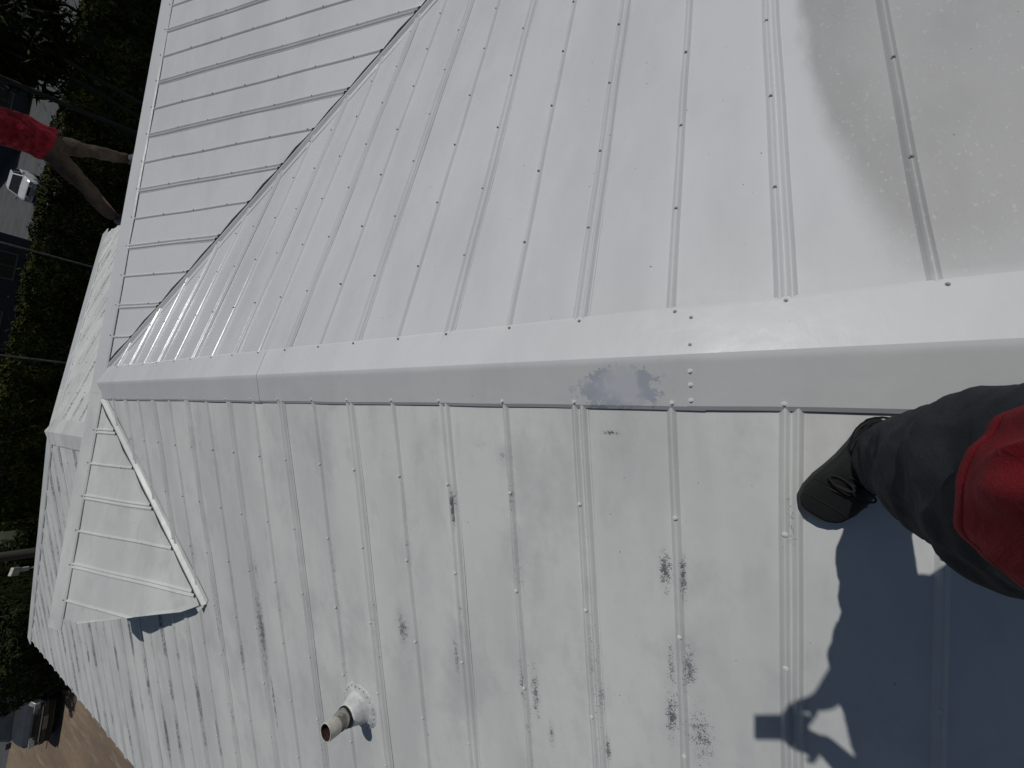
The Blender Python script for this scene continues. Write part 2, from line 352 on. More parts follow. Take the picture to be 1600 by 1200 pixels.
cap(W(XR, .125 - 2.44 * 2, -HA), W(XR, YC + .02, -HA), LD, RD, first=2.44, sd=1, paint=P_CAP)
cap(W(-1.97, YC, -HA + CR), W(XW, YC, -HA + CR), ND, FD, sd=2, first=2.13, lift=.0165)
cap(W(XF, YC + .45, ZF), W(XF, YF + .05, ZF), LD, RD, sd=3)
def hipdir(dn, ax):            # direction down a slope, square to the hip line
    n = Vector(dn[0]).cross(Vector(dn[1])); d = n.cross(ax); return d if d.z < 0 else -d
axl = (W(XE, YF + XF - XE, -2.4066) - W(XF, YF, ZF)).normalized(); axr = (W(3.575, YF + 3.875, -2.4066) - W(XF, YF, ZF)).normalized()
cap(W(XF, YF, ZF), W(XE, YF + XF - XE, -2.4066), hipdir((LD, (0, 1, 0)), axl), hipdir((FD, (1, 0, 0)), axl), 'hip_cap', wd=.14, sd=4, lift=.014)
cap(W(XF, YF, ZF), W(3.575, YF + 3.875, -2.4066), hipdir((RD, (0, 1, 0)), axr), hipdir((FD, (1, 0, 0)), axr), 'hip_cap', wd=.16, sd=5, lift=.014)
# folded end of the far ridge cap
m = MB(); e = W(XF, YF + .12, ZF + .02)
m.quadstrip([[W(XF - CW, YF - .02, ZF - CW * T + .016), W(XF, YF - .02, ZF + .017), W(XF + CW, YF - .02, ZF - CW * T + .016)], [W(XF - .15, YF + .10, ZF - .05), e, W(XF + .15, YF + .10, ZF - .05)], [W(XF - .15, YF + .13, ZF - .12), W(XF, YF + .15, ZF - .05), W(XF + .15, YF + .13, ZF - .12)]])
m.build('ridge_cap', PAINT, house)
# valley flashings: a folded strip with an upstand against the cross wing
def valley(sx, length, name='valley_flashing'):
    ax = Vector((sx, -1, -T)).normalized(); P0 = W(XR, YC, -HA) + ax * .16
    side = Vector((-sx, -1, 0)).normalized()                # towards the main slope
    Dm = Vector((sx, 0, -T)).normalized(); nm_ = Vector((0, 1, 0)).cross(Dm); nm_ = nm_ if nm_.z > 0 else -nm_
    rows = []; n = 40
    for i in range(n + 1):
        q = length * i / n; p = P0 + ax * q; wv = wob(sx + 2, q * 1.4) * .003
        main = lambda d: side * d + Vector((0, 0, -T * sx * side.x * d * (1 if sx > 0 else 1)))   # offset staying in the main slope
        a = p + main(.075 + wv) + nm_ * .0035; b = p + main(.016 + wv * .5) + nm_ * .004; c = p - side * .003 + Vector((0, 0, .027)); d = p - side * .011 + Vector((0, 0, .028)); e = p - side * .016 + Vector((0, 0, .008)); g = p - side * .10 + Vector((0, 0, T * .0707 + .001))
        rows.append([a, b, c, d, e, g])
    m = MB(); m.quadstrip(rows); m.build(name, PAINT, house)
valley(1, 5.9); valley(-1, 2.35)
# walls, fascias and soffit
def wallbox(x0, x1, y0, y1, z1=-2.48): 
    m = MB(); m.box(((x0 + x1) / 2, (y0 + y1) / 2, (z1 + Z0) / 2), ((x1 - x0) / 2, (y1 - y0) / 2, (z1 + Z0) / 2)); m.build('wall', M_wall, house)
wallbox(XE + .45, XER - .45, YB + .4, YC + 1.2); wallbox(XER - .451, XW - .4, 1.5, YC + 4.0); wallbox(XE + .451, 3.1, YC + 1.201, YF + 3.4)
def fascia(a, b, out):
    a, b, out = W(*a), W(*b), Vector(out); m = MB(); d = (b - a).normalized(); lo = Vector((0, 0, -.16)); hi = Vector((0, 0, -.022))
    i = -out * .05; o2 = -out * .026
    m.hexa([a + i + lo, b + i + lo, b + o2 + lo, a + o2 + lo, a + i + hi, b + i + hi, b + o2 + hi, a + o2 + hi]); m.build('fascia_board', M_fascia, house)
ze = -2.4066
fascia((XE, YB, ze), (XE, YF + 3.87, ze), (-1, 0, 0)); fascia((XER, YB, ze), (XER, 1.07, ze), (1, 0, 0)); fascia((XE, YF + 3.875, ze), (3.575, YF + 3.875, ze), (0, 1, 0)); fascia((3.575, YC + 4.4, ze), (3.575, YF + 3.87, ze), (1, 0, 0))
fascia((XER, 1.07, ze), (XW, 1.07, ze), (0, -1, 0)); fascia((3.575, YC + 4.43, ze), (XW, YC + 4.43, ze), (0, 1, 0))
m = MB(); m.box((XE + .25, (YB + YF + 3.8) / 2, Z0 - 2.55), (.22, (YF + 3.8 - YB) / 2, .008)); m.build('soffit', M_fascia, house)
# cap screws
nl_ = LD.normalized()
for k in range(-6, 30):
    y = YL + RIB * k + (.0145 if k % 2 == 0 else 0)
    if y < YC - .15:
        if abs(y) < 30: SCREWS.append((W(XR - .143, y + .004 * math.sin(k * 5), -HA - .143 * T + .0155), Vector((-ST, 0, CT)), M_screw_w, None))
        SCREWS.append((W(XR + .146, y - .01, -HA - .146 * T + .0155), Vector((ST, 0, CT)), M_screw_d, None))
for k in range(-10, 20):
    x = XC0 + RIB * k
    if -1.85 < x < 5 and abs(x - XR) > .2: SCREWS.append((W(x + .01, YC - .143, -HA + CR - .143 * T + .019), Vector((0, -ST, CT)), M_screw_d, None))
for dx in (.05, .09, .135): SCREWS.append((W(XR - dx, .163, -HA - dx * T + .0165), Vector((-ST, 0, CT)), M_screw_w, None))
for dx in (.03, .12): SCREWS.append((W(XR + dx, .163, -HA - dx * T + .0165), Vector((ST, 0, CT)), M_screw_d, None))
m = MB()
for r0, z0, r1, z1, n in ((.0085, 0, .0075, .0022, 10), (.005, .0022, .0045, .0068, 6)):
    m.quadstrip([[(r0 * math.cos(i * math.tau / n), r0 * math.sin(i * math.tau / n), z0) for i in range(n)], [(r1 * math.cos(i * math.tau / n), r1 * math.sin(i * math.tau / n), z1) for i in range(n)]], True)
    m.poly([(r1 * math.cos(i * math.tau / n), r1 * math.sin(i * math.tau / n), z1) for i in range(n)])
sv, sf = m.v, m.f
sm = {id(M_screw_w): m.mesh('screw'), id(M_screw_d): m.mesh('screw')}
sm[id(M_screw_w)].materials.append(M_screw_w); sm[id(M_screw_d)].materials.append(M_screw_d)
Rm = Matrix(RC)
def inview(p):
    c = Rm.transposed() @ (p - Vector((0, 0, Z0)))
    if c.z < .1: return 0
    return 1 / c.z if abs(c.x / c.z * 633.83) < 800 and abs(c.y / c.z * 633.83) < 600 else 0
SCREWS.sort(key=lambda s: -inview(s[0]))
for loc, N, mt, par in SCREWS[:290]:
    o = link('screw', sm[id(mt)], None, par or house); q = N.to_track_quat('Z', 'Y'); o.rotation_euler = q.to_euler(); o.location = loc; o.scale = [.92 if mt is M_screw_w else .74] * 3
for mt, nm in ((M_screw_w, 'screw_rows'), (M_screw_d, 'screw_rows')):
    m = MB()
    for loc, N, m2, par in SCREWS[290:]:
        if m2 is not mt: continue
        R = N.to_track_quat('Z', 'Y').to_matrix(); b = len(m.v); m.v += [tuple(R @ (Vector(v) * (.92 if mt is M_screw_w else .74)) + loc) for v in sv]; m.f += [tuple(b + i for i in f) for f in sf]
    if m.f: tag(m.build(nm, mt, house), kind='stuff')

# ------------------------------------------------------------------ plumbing vent on the left slope
vx, vy = -1.575, 1.94; vz = -HA - T * (XR - vx)
vent = empty('vent_pipe', W(vx, vy, vz)); tag(vent, 'short grimy plastic vent pipe with elbow in a white boot on the roof', 'vent pipe')
M_pvc = simple('grimy_plastic_pipe', (.66, .64, .585), (.42, .40, .35), 18, .55, bump=.3, bsc=90)
M_boot = simple('painted_boot', (.70, .725, .72), (.52, .54, .54), 16, .45, bump=.4, bsc=70)
M_rust = simple('rusty_pipe_inside', (.10, .05, .035), (.03, .022, .02), 40, .9)
M_seal = simple('black_sealant', (.012, .012, .012), rough=.6)
NS = Vector((-ST, 0, CT)); US = Vector((0, 1, 0)); VS = NS.cross(US)
def disc_ring(r, h, ctr=Vector((0, 0, 0)), n=40, axis=NS, jit=0.0):
    u = Vector((0, 1, 0)); u = (u - axis * u.dot(axis)).normalized(); v = axis.cross(u)
    return [ctr + axis * h + (u * math.cos(i * math.tau / n) + v * math.sin(i * math.tau / n)) * (r * (1 + jit * math.sin(i * 1.7) * math.sin(i * .9 + 1))) for i in range(n)]
m = MB(); m.quadstrip([disc_ring(.136, .001, jit=.03), disc_ring(.133, .006, jit=.03), disc_ring(.104, .008), disc_ring(.099, .014), disc_ring(.094, .0145)], True); m.build('flange', M_boot, vent, True)
up = Vector((0, 0, 1)); tp = Vector((-.010, .0, .080))
m = MB(); m.quadstrip([disc_ring(.094, .0145)] + [[a.lerp(b, f) for a, b in zip(disc_ring(.090, .016), disc_ring(.062, 0, tp, axis=(NS * .5 + up * .5).normalized()))] for f in (0, .3, .6, 1)] + [disc_ring(.060, .012, tp, axis=(NS * .5 + up * .5).normalized()), disc_ring(.050, .012, tp, axis=(NS * .5 + up * .5).normalized())], True); m.build('cone', M_boot, vent, True)
m = MB(); m.tube([tp + up * -.02, tp + up * .028], .0545, 28); m.build('sealant', M_seal, vent, True)
cr_ = [tp + up * .0, tp + up * .035, tp + Vector((.004, -.008, .052)), tp + Vector((.010, -.022, .075)), tp + Vector((.012, -.028, .10)), tp + Vector((.010, -.030, .160))]
m = MB(); m.tube(cr_[:4], [.0475, .0475, .0485, .046], 28, False); m.build('elbow', M_pvc, vent, True)
m = MB(); m.tube(cr_[2:], [.0455, .0455, .0445, .0445], 28, False); 
rows = [[cr_[-1] + Vector((math.cos(i * math.tau / 28), math.sin(i * math.tau / 28), 0)) * r + up * h for i in range(28)] for r, h in ((.0445, 0), (.045, .002), (.040, .002), (.039, -.002))]
m.quadstrip(rows, True); m.build('pipe', M_pvc, vent, True)
m = MB(); m.tube([cr_[-1] - up * .065, cr_[-1] + up * .0005], 0.0392, 28, False); m.poly([cr_[-1] - up * .065 + Vector((math.cos(i * math.tau / 28) * 0.0392, math.sin(i * math.tau / 28) * 0.0392, 0)) for i in range(28)]); m.build('bore', M_rust, vent, True)
nmesh = bpy.data.meshes.new('nail'); nb = MB(); nb.tube([(0, 0, 0), (0, 0, .003)], .0035, 6); nmesh = nb.mesh('nail'); nmesh.materials.append(M_screw_d)
for i in range(22):
    p = disc_ring(.118, .0075, n=22)[i]; o = link('nail', nmesh, None, vent); o.location = p + Vector((random.uniform(-.004, .004), random.uniform(-.004, .004), 0)); o.rotation_euler = NS.to_track_quat('Z', 'Y').to_euler()

# ------------------------------------------------------------------ people
def clothmat(name, c, c2, sc=5, bs=900, rough=.9):
    t = NT(name); P = t.obj(); n = t.noise(P, sc, 4.0, .6); f = t.noise(t.scale(P, (1, 1, .35)), bs, 2.0)
    t.bump(t.m_('ADD', t.m_('MULTIPLY', f, .25), t.noise(P, 34.0, 4.0, .6)), .6, .008)
    return t.out(t.mix(t.ss(n, .35, .65), c, c2), rough, 0, .2)
M_skin = simple('skin', (.30, .17, .11), (.26, .14, .09), 9, .55, bump=.1, bsc=120)
M_hair = simple('dark_hair', (.015, .012, .01), rough=.7)
M_blacktr = clothmat('charcoal_trousers', (.034, .040, .046), (.022, .026, .031))
M_red = clothmat('red_jersey', (.25, .008, .017), (.18, .006, .012))
M_red2 = clothmat('red_nylon', (.20, .004, .014), (.15, .003, .010), rough=.6)
M_brown = clothmat('dusty_brown_trousers', (.085, .064, .045), (.055, .042, .031))
M_blackshoe = simple('black_mesh_shoe', (.006, .0065, .0075), (.009, .0095, .010), 30, .8, bump=.5, bsc=700)
M_sole = simple('grey_shoe_sole', (.035, .038, .04), (.022, .024, .026), 30, .8)
M_lace = simple('black_lace', (.010, .010, .011), rough=.8)
M_gshoe = simple('grey_worn_shoe', (.09, .09, .10), (.06, .06, .07), 20, .8)
TEX = bpy.data.textures.new('folds', 'CLOUDS'); TEX.noise_scale = .13; TEX.noise_depth = 2
TEX2 = bpy.data.textures.new('folds_fine', 'CLOUDS'); TEX2.noise_scale = .05; TEX2.noise_depth = 1
def fuse(mb, name, mat, parent, voxel=.012, it=8, folds=0.0, fine=0.0):
    o = mb.build(name, mat, parent, True)
    r = o.modifiers.new('fuse', 'REMESH'); r.mode = 'VOXEL'; r.voxel_size = voxel; r.use_smooth_shade = True
    s = o.modifiers.new('smooth', 'SMOOTH'); s.factor = .5; s.iterations = it
    for tx, a in ((TEX, folds), (TEX2, fine)):
        if a:
            d = o.modifiers.new('folds', 'DISPLACE'); d.texture = tx; d.strength = a; d.mid_level = .5; d.texture_coords = 'LOCAL'
    return o
def ball(mb, c, r, n=12):
    c = Vector(c); r = r if isinstance(r, (tuple, list)) else (r, r, r); rows = []
    for i in range(1, n): 
        th = math.pi * i / n; rows.append([c + Vector((r[0] * math.sin(th) * math.cos(j * math.tau / 16), r[1] * math.sin(th) * math.sin(j * math.tau / 16), r[2] * math.cos(th))) for j in range(16)])
    mb.quadstrip(rows, True); mb.poly(rows[0]); mb.poly(rows[-1])
def hand(mb, wr, dirv, palmn, sz=1.0, curl=.9, thumb=1):
    """Palm with four curled fingers and a thumb leaving its side."""
    d = Vector(dirv).normalized(); n = Vector(palmn).normalized(); sdv = d.cross(n).normalized(); wr = Vector(wr)
    mb.tube([wr, wr + d * .045 * sz, wr + d * .085 * sz], [(.022 * sz, .026 * sz), (.038 * sz, .017 * sz), (.040 * sz, .014 * sz)], 10, True, tuple(n))
    for i, (o, l) in enumerate(((-.030, .068), (-.010, .078), (.010, .074), (.029, .058))):
        p = wr + d * .082 * sz + sdv * o * sz; a = 0; pts = [p]
        for sgm, fr in enumerate((.45, .32, .25)):
            a += curl * (.6, .7, .5)[sgm]; p = p + (d * math.cos(a) + n * math.sin(a)) * l * fr * sz * 1.25; pts.append(p)
        mb.tube(pts, [.0095 * sz, .009 * sz, .0082 * sz, .007 * sz], 8)
    p = wr + d * .03 * sz + sdv * thumb * -.030 * sz
    mb.tube([p, p + (d * .6 - sdv * thumb * .6 + n * .3) * .04 * sz, p + (d * 1.2 - sdv * thumb * .75 + n * .7) * .055 * sz], [.013 * sz, .011 * sz, .008 * sz], 8)
def head(parent, c, fwd, s=1.0, upv=(0, 0, 1)):
    f = Vector(fwd).normalized(); u = Vector(upv).normalized(); r = f.cross(u).normalized(); u = r.cross(f); c = Vector(c)
    P = lambda a, b, h: c + (f * a + r * b + u * h) * s
    hb = MB()
    for q, rad in (((0, 0, .03), (.095, .078, .10)), ((.02, 0, -.045), (.07, .06, .075)), ((.045, 0, -.085), (.035, .035, .03)), ((.098, 0, -.02), (.016, .015, .022)), ((.085, 0, .01), (.02, .012, .03))):
        b2 = MB(); ball(b2, (0, 0, 0), rad); b = len(hb.v); hb.v += [tuple(P(*(Vector(q) + Vector(v)))) for v in b2.v]; hb.f += [tuple(b + i for i in ff) for ff in b2.f]
    for e in (-1, 1):
        b2 = MB(); ball(b2, (0, 0, 0), (.022, .009, .03), 8); b = len(hb.v); hb.v += [tuple(P(*(Vector((-.005, e * .08, -.015)) + Vector(v)))) for v in b2.v]; hb.f += [tuple(b + i for i in ff) for ff in b2.f]
    hair = MB(); rows = []
    for i in range(9):
        th = .02 + 1.75 * i / 8
        rows.append([P(-.012 + math.cos(j * math.tau / 20) * math.sin(th) * .106 * (.9 if math.cos(j * math.tau / 20) > .3 else 1), math.sin(j * math.tau / 20) * math.sin(th) * .088, .035 + math.cos(th) * .112 + (.05 * i / 8 if math.cos(j * math.tau / 20) > .3 else 0)) for j in range(20)])
    hair.quadstrip(rows, True); hair.build('hair', M_hair, parent, True)
    for e in (-1, 1):
        b2 = MB(); ball(b2, P(.083, e * .031, .008), .0115, 8); b2.build('eye', simple('eye_white', (.5, .48, .45), (.05, .03, .02), 40, .3), parent, True)
    b2 = MB(); b2.tube([P(.086, -.025, -.065), P(.093, 0, -.066), P(.086, .025, -.065)], [.003, .007, .003], 8); b2.build('mouth', simple('lips', (.24, .10, .08), rough=.5), parent, True)
    return hb, P
def shoe(parent, toe, heel, N, mat, sole_mat, laces=True, sz=1.0, wide=1.0):
    """Trainer lofted from toe to heel over a separate sole; N is the ground normal."""
    toe, heel, N = Vector(toe), Vector(heel), Vector(N).normalized(); ax = (heel - toe).normalized(); sx = ax.cross(N).normalized(); Lh = (heel - toe).length
    secs = [(0.0, .012, .020), (.03, .030, .034), (.09, .043, .046), (.2, .050, .056), (.33, .051, .068), (.46, .046, .088), (.58, .042, .105), (.72, .039, .112), (.86, .037, .112), (.95, .032, .105), (1.0, .020, .095)]
    secs = [(u, wd * wide, h) for u, wd, h in secs]
    bend = lambda u: sx * (.010 * math.sin(u * math.pi) - .004)
    m = MB(); rows = []
    for u, wd, h in secs:
        p = toe + ax * (Lh * u) + bend(u) + N * .022 * sz
        rows.append([p + sx * (wd * sz * math.copysign(abs(math.cos(a)) ** .7, math.cos(a))) + N * ((h - .022) * sz * max(math.sin(a), 0) ** .75) for a in [math.pi * j / 14 for j in range(15)]])
    m.quadstrip(rows); m.poly(rows[0]); m.poly(rows[-1]); root = m.build('shoe', mat, parent, True)
    m = MB(); lo, hi = [], []
    for u, wd, h in secs: lo.append((u, wd + .004 * sz))
    out = [(u, wd) for u, wd in lo] + [(u, -wd) for u, wd in reversed(lo)]
    r = [[toe + ax * (Lh * (u * 1.015 - .012)) + bend(u) + sx * wd * sz * k + N * z for u, wd in out] for z, k in ((.001, .97), (.006, 1.0), (.022, 1.0), (.026, .97))]
    m.quadstrip(r, True); m.poly(r[0]); m.poly(r[-1]); m.build('sole', sole_mat, root, False)
    if laces:
        for u in (.34, .40, .46, .52):
            i = max(k for k in range(len(secs)) if secs[k][0] <= u); f = (u - secs[i][0]) / (secs[i + 1][0] - secs[i][0]); wd = secs[i][1] + f * (secs[i + 1][1] - secs[i][1]); h = secs[i][2] + f * (secs[i + 1][2] - secs[i][2])
            p = toe + ax * (Lh * u) + bend(u) + N * .022; pts = [p + sx * (wd * .62 * q) + N * ((h - .022) * (1 - .30 * q * q) + .004) + ax * .008 * q for q in (-1, -.5, 0, .5, 1)]
            b2 = MB(); b2.tube(pts, .0028, 6); b2.build('lace', M_lace, root, True)
        p = toe + ax * (Lh * .42) + bend(.4) + N * (.098 * sz)
        for sg in (1, -1):
            lp = [p + sx * sg * (.030 * (1 - math.cos(q)) * .85) + ax * (.011 * math.sin(q)) - N * (.010 * (1 - math.cos(q))) for q in [math.tau * i / 18 for i in range(19)]]
            b2 = MB(); b2.tube(lp, .0024, 6); b2.build('lace', M_lace, root, True)
        for u0 in (.13, .30):   # overlay seams
            pts = []
            for j in range(1, 14):
                a = math.pi * j / 14; u = u0 + .05 * math.sin(a); i = max(k for k in range(len(secs)) if secs[k][0] <= u); f = (u - secs[i][0]) / (secs[i + 1][0] - secs[i][0]); wd = secs[i][1] + f * (secs[i + 1][1] - secs[i][1]); h = secs[i][2] + f * (secs[i + 1][2] - secs[i][2])
                pts.append(toe + ax * (Lh * u) + bend(u) + N * .022 + sx * (wd * math.copysign(abs(math.cos(a)) ** .7, math.cos(a))) + N * ((h - .022) * math.sin(a) ** .75 + .0005))
            b2 = MB(); b2.tube(pts, .0022, 6); b2.build('seam', mat, root, True)
    return root
def zl(x): return -HA - T * (XR - x)

# the photographer: legs in view, the rest behind the camera and in the shadow
ph = empty('person', W(.02, -.34, zl(.02))); tag(ph, 'person in red shirt and charcoal trousers standing astride the sheets beside the ridge', 'person')
ph_off = -ph.location
def PW(x, y, z): return W(x, y, z) + ph_off
NL = Vector((-ST, 0, CT))
shoe(ph, PW(-.168, -.132, zl(-.168) + .012), PW(.075, -.285, zl(.075) + .012), NL, M_blackshoe, M_sole, wide=1.2)
shoe(ph, PW(.085, -.44, zl(.085) + .012), PW(.115, -.725, zl(.115) + .012), NL, M_blackshoe, M_sole)
tr = MB()
tr.tube([PW(.005, -.262, -1.285), PW(-.008, -.268, -1.2), PW(-.024, -.264, -1.08), PW(-.030, -.260, -.92), PW(-.030, -.258, -.78), PW(-.030, -.29, -.62), PW(-.02, -.335, -.47)],
        [(.064, .080), (.068, .092), (.070, .104), (.070, .114), (.072, .122), (.088, .124), (.108, .122)], 20)
tr.tube([PW(.11, -.655, -1.27), PW(.105, -.63, -1.16), PW(.088, -.56, -.98), PW(.078, -.53, -.84), PW(.065, -.465, -.65), PW(.06, -.37, -.47)],
        [.074, .082, .088, .096, .106, .115], 20)
tr.tube([PW(.025, -.35, -.56), PW(.025, -.35, -.36)], [(.16, .125), (.175, .125)], 20, True, (0, 1, 0))
fuse(tr, 'trousers', M_blacktr, ph, .009, 3, .040, .014)
cf = MB(); cp = [PW(.006, -.262, -1.288), PW(.003, -.263, -1.268)]
cf.tube(cp, [(.062, .078), (.066, .082)], 28, False); cf.tube([cp[0], cp[0] + Vector((0, 0, .004))], [(.062, .078), (.066, .083)], 28, False); cf.build('cuff', M_blacktr, ph, True)
sh = MB()
SC = [(-.60, -.036, -.358, .128, .182), (-.50, -.035, -.362, .136, .184), (-.35, -.02, -.375, .160, .178), (-.20, .01, -.38, .187, .170), (-.05, .015, -.38, .19, .155), (.04, .015, -.35, .175, .10), (.085, .015, -.34, .085, .07)]
def sc_at(z):
    for p, q in zip(SC, SC[1:]):
        if z <= q[0]: f = (z - p[0]) / (q[0] - p[0]); return [p[i] + (q[i] - p[i]) * f for i in range(5)]
    return SC[-1]
rows = []; nA = 120
for zz, kk in [(-.575, -.006), (-.598, -.005), (-.602, 0), (-.600, .002), (-.583, .0022), (-.5805, .0005), (-.578, .0018)] + [(-.56 + .645 * (i / 46), 0) for i in range(47)]:
    z, cx, cy, a_, b_ = sc_at(max(zz, -.60)); row = []
    for i in range(nA):
        an = i * math.tau / nA; amp = .012 + .014 * max(0, 1 - abs(zz + .45) / .12)
        fold = amp * (2.3 * (.30 - abs(mn.noise(Vector((math.cos(an) * 3.1 + 9, math.sin(an) * 3.1, zz * 3.5 + an * .6))))) * max(0, min(1, (zz + .575) / .05)) + mn.noise(Vector((math.cos(an) * 2.6, math.sin(an) * 2.6, zz * 2.2 + an * .25))) * 1.1 + .5 * mn.noise(Vector((math.cos(an) * 6.5 + 5, math.sin(an) * 6.5, zz * 5 + an))))
        dip = .010 * math.sin(an * 2 - .4) + .010 * mn.noise(Vector((math.cos(an) * 2, math.sin(an) * 2, 4)))
        dz_ = dip * max(0, min(1, (-zz - .4) / .15)) 
        row.append(PW(cx + math.cos(an) * (a_ + fold + kk), cy + math.sin(an) * (b_ + fold + kk), zz + dz_))
    rows.append(row)
sh.quadstrip(rows, True); sh.poly(rows[-1])
for sg, el in ((-1, (-.235, -.30, -.25)), (1, (.255, -.30, -.24))):
    sh.tube([PW(.015 + sg * .15, -.35, .02), PW(.015 + sg * .20, -.34, -.06), PW(el[0] * .98, el[1] - .02, el[2] * .75)], [.075, .072, .075], 14)
sh.build('shirt', M_red, ph, True)
hb, HP = head(ph, PW(.0, -.285, .245), (0, .8, -.6))
bd = hb
bd.tube([PW(.015, -.345, .03), PW(.01, -.32, .12), PW(0, -.295, .20)], [.065, .058, .06], 14)
bd.tube([PW(.015, -.345, -.5), PW(.015, -.345, -.25), PW(.015, -.345, .03), PW(.015, -.345, .07)], [(.13, .10), (.14, .10), (.15, .09), (.08, .07)], 16, True, (0, 1, 0))
uax = Vector((-RC[0][0], -RC[1][0], -RC[2][0])); fw = Vector((RC[0][2], RC[1][2], RC[2][2])); sdx = uax.cross(fw)
for sg, el in ((-1, (-.235, -.30, -.25)), (1, (.255, -.30, -.24))):
    e2 = 1 if sdx.x * sg > 0 else -1
    wr = uax * -.185 + sdx * (.062 * e2) + fw * .004
    bd.tube([PW(.015 + sg * .15, -.35, .02), PW(*el)], [.05, .042], 12); bd.tube([PW(*el), PW(*(Vector(el).lerp(wr, .35))), PW(*wr)], [.043, .042, .028], 12)
    hand(bd, PW(*wr), uax * .95 - sdx * (.22 * e2), -sdx * (.55 * e2) + fw * -.35, .95, .7, -sg)
for foot, lg in (((.03, -.27, -1.30), (-.03, -.30, -.6)), ((.11, -.66, -1.27), (.07, -.40, -.6))):
    bd.tube([PW(*foot), PW(*(Vector(foot).lerp(Vector(lg), .5))), PW(*lg), PW(.02, -.345, -.45)], [.04, .055, .075, .1], 12)
fuse(bd, 'body', M_skin, ph, .009, 4)
# the phone it was taken with
pc = Vector((0, 0, Z0)) - uax * .055 - fw * .012
Mp = Matrix((sdx, uax, fw)).transposed()
phone = empty('phone', pc); tag(phone, 'black phone held out in both hands of the photographer', 'phone')
m = MB(); m.box((0, 0, 0), (.037, .078, .004), Mp); o = m.build('case', simple('phone_case', (.02, .02, .022), rough=.4), phone); bv = o.modifiers.new('round', 'BEVEL'); bv.width = .003; bv.segments = 2
m = MB(); m.box(-fw * .0046, (.034, .074, .0004), Mp); m.build('screen', simple('phone_glass', (.01, .01, .012), rough=.08), phone)
m = MB(); m.tube([uax * .055 + fw * .003, uax * .055 + fw * .0065], .006, 14); m.build('lens', simple('lens_glass', (.008, .008, .01), rough=.05), phone)

# the worker behind the cross ridge
wy = 7.1; kx = wy / 6.0
wk = empty('person', W(2.93, wy, -1.70)); tag(wk, 'person in bright red shirt and dusty brown trousers standing beyond the cross ridge', 'person')
def WW(x, y, z): return W(x, y, z) - wk.location
zb = lambda y: -HA + CR - T * (y - YC)
NB = Vector((0, ST, CT))
shoe(wk, WW(2.50, wy - .12, zb(wy - .12) + .012), WW(2.50, wy + .16, zb(wy + .16) + .012), NB, M_gshoe, M_sole, False)
shoe(wk, WW(3.33, wy - .15, zb(wy - .15) + .012), WW(3.36, wy + .13, zb(wy + .13) + .012), NB, M_gshoe, M_sole, False)
hipc = (3.05, wy, -.90)
tr = MB()
tr.tube([WW(3.36, wy + .05, -1.60), WW(3.30, wy + .03, -1.48), WW(3.20, wy - .06, -1.28), WW(3.14, wy - .06, -1.12), WW(3.10, wy, -.93)], [.062, .068, .082, .10, .105], 16)
tr.tube([WW(2.51, wy + .05, -1.58), WW(2.56, wy + .04, -1.46), WW(2.72, wy - .03, -1.27), WW(2.86, wy - .02, -1.10), WW(2.98, wy, -.93)], [.066, .07, .085, .105, .11], 16)
tr.tube([WW(3.04, wy, -1.0), WW(3.06, wy, -.72)], [(.165, .12), (.17, .12)], 18, True, (0, 1, 0))
fuse(tr, 'trousers', M_brown, wk, .014, 4, .035, .01)
sh = MB()
ST_ = [(-.93, 3.06, .20, .15), (-.80, 3.075, .205, .15), (-.68, 3.07, .205, .15), (-.5, 3.06, .215, .14), (-.3, 3.05, .215, .13), (-.2, 3.05, .19, .10), (-.15, 3.05, .09, .08)]
sh.tube([WW(x, wy, z) for z, x, a, b in ST_], [(a, b) for z, x, a, b in ST_], 20, True, (0, 1, 0))
sh.tube([WW(3.20, wy, -.22), WW(3.30, wy - .04, -.30), WW(3.34, wy - .09, -.36)], [.075, .075, .08], 12); sh.tube([WW(2.9, wy, -.22), WW(2.80, wy - .04, -.30), WW(2.76, wy - .09, -.36)], [.075, .075, .08], 12)
fuse(sh, 'shirt', M_red2, wk, .014, 3, .06, .018)
hb, HP = head(wk, WW(3.05, wy - .04, .08), (-.2, -.8, -.3))
hb.tube([WW(3.05, wy, -.2), WW(3.05, wy - .02, 0)], .06, 12); hb.tube([WW(3.05, wy, -.9), WW(3.05, wy, -.5), WW(3.05, wy, -.2)], [(.14, .1), (.15, .1), (.14, .09)], 14, True, (0, 1, 0))
for sg, x0 in ((1, 3.2), (-1, 2.9)):
    hb.tube([WW(x0, wy, -.22), WW(x0 + sg * .16, wy - .1, -.38), WW(x0 + sg * .10, wy - .30, -.18)], [.05, .042, .03], 12); hand(hb, WW(x0 + sg * .10, wy - .30, -.18), (-sg * .3, -.7, .6), (-sg, 0, -.2), 1.0, .8, sg)
for fx, hxp in ((3.36, 3.12), (2.51, 2.98)): hb.tube([WW(fx, wy + .08, -1.62), WW((fx + hxp) / 2, wy, -1.3), WW(hxp, wy, -.95)], [.04, .055, .08], 10)
fuse(hb, 'body', M_skin, wk, .012, 4)

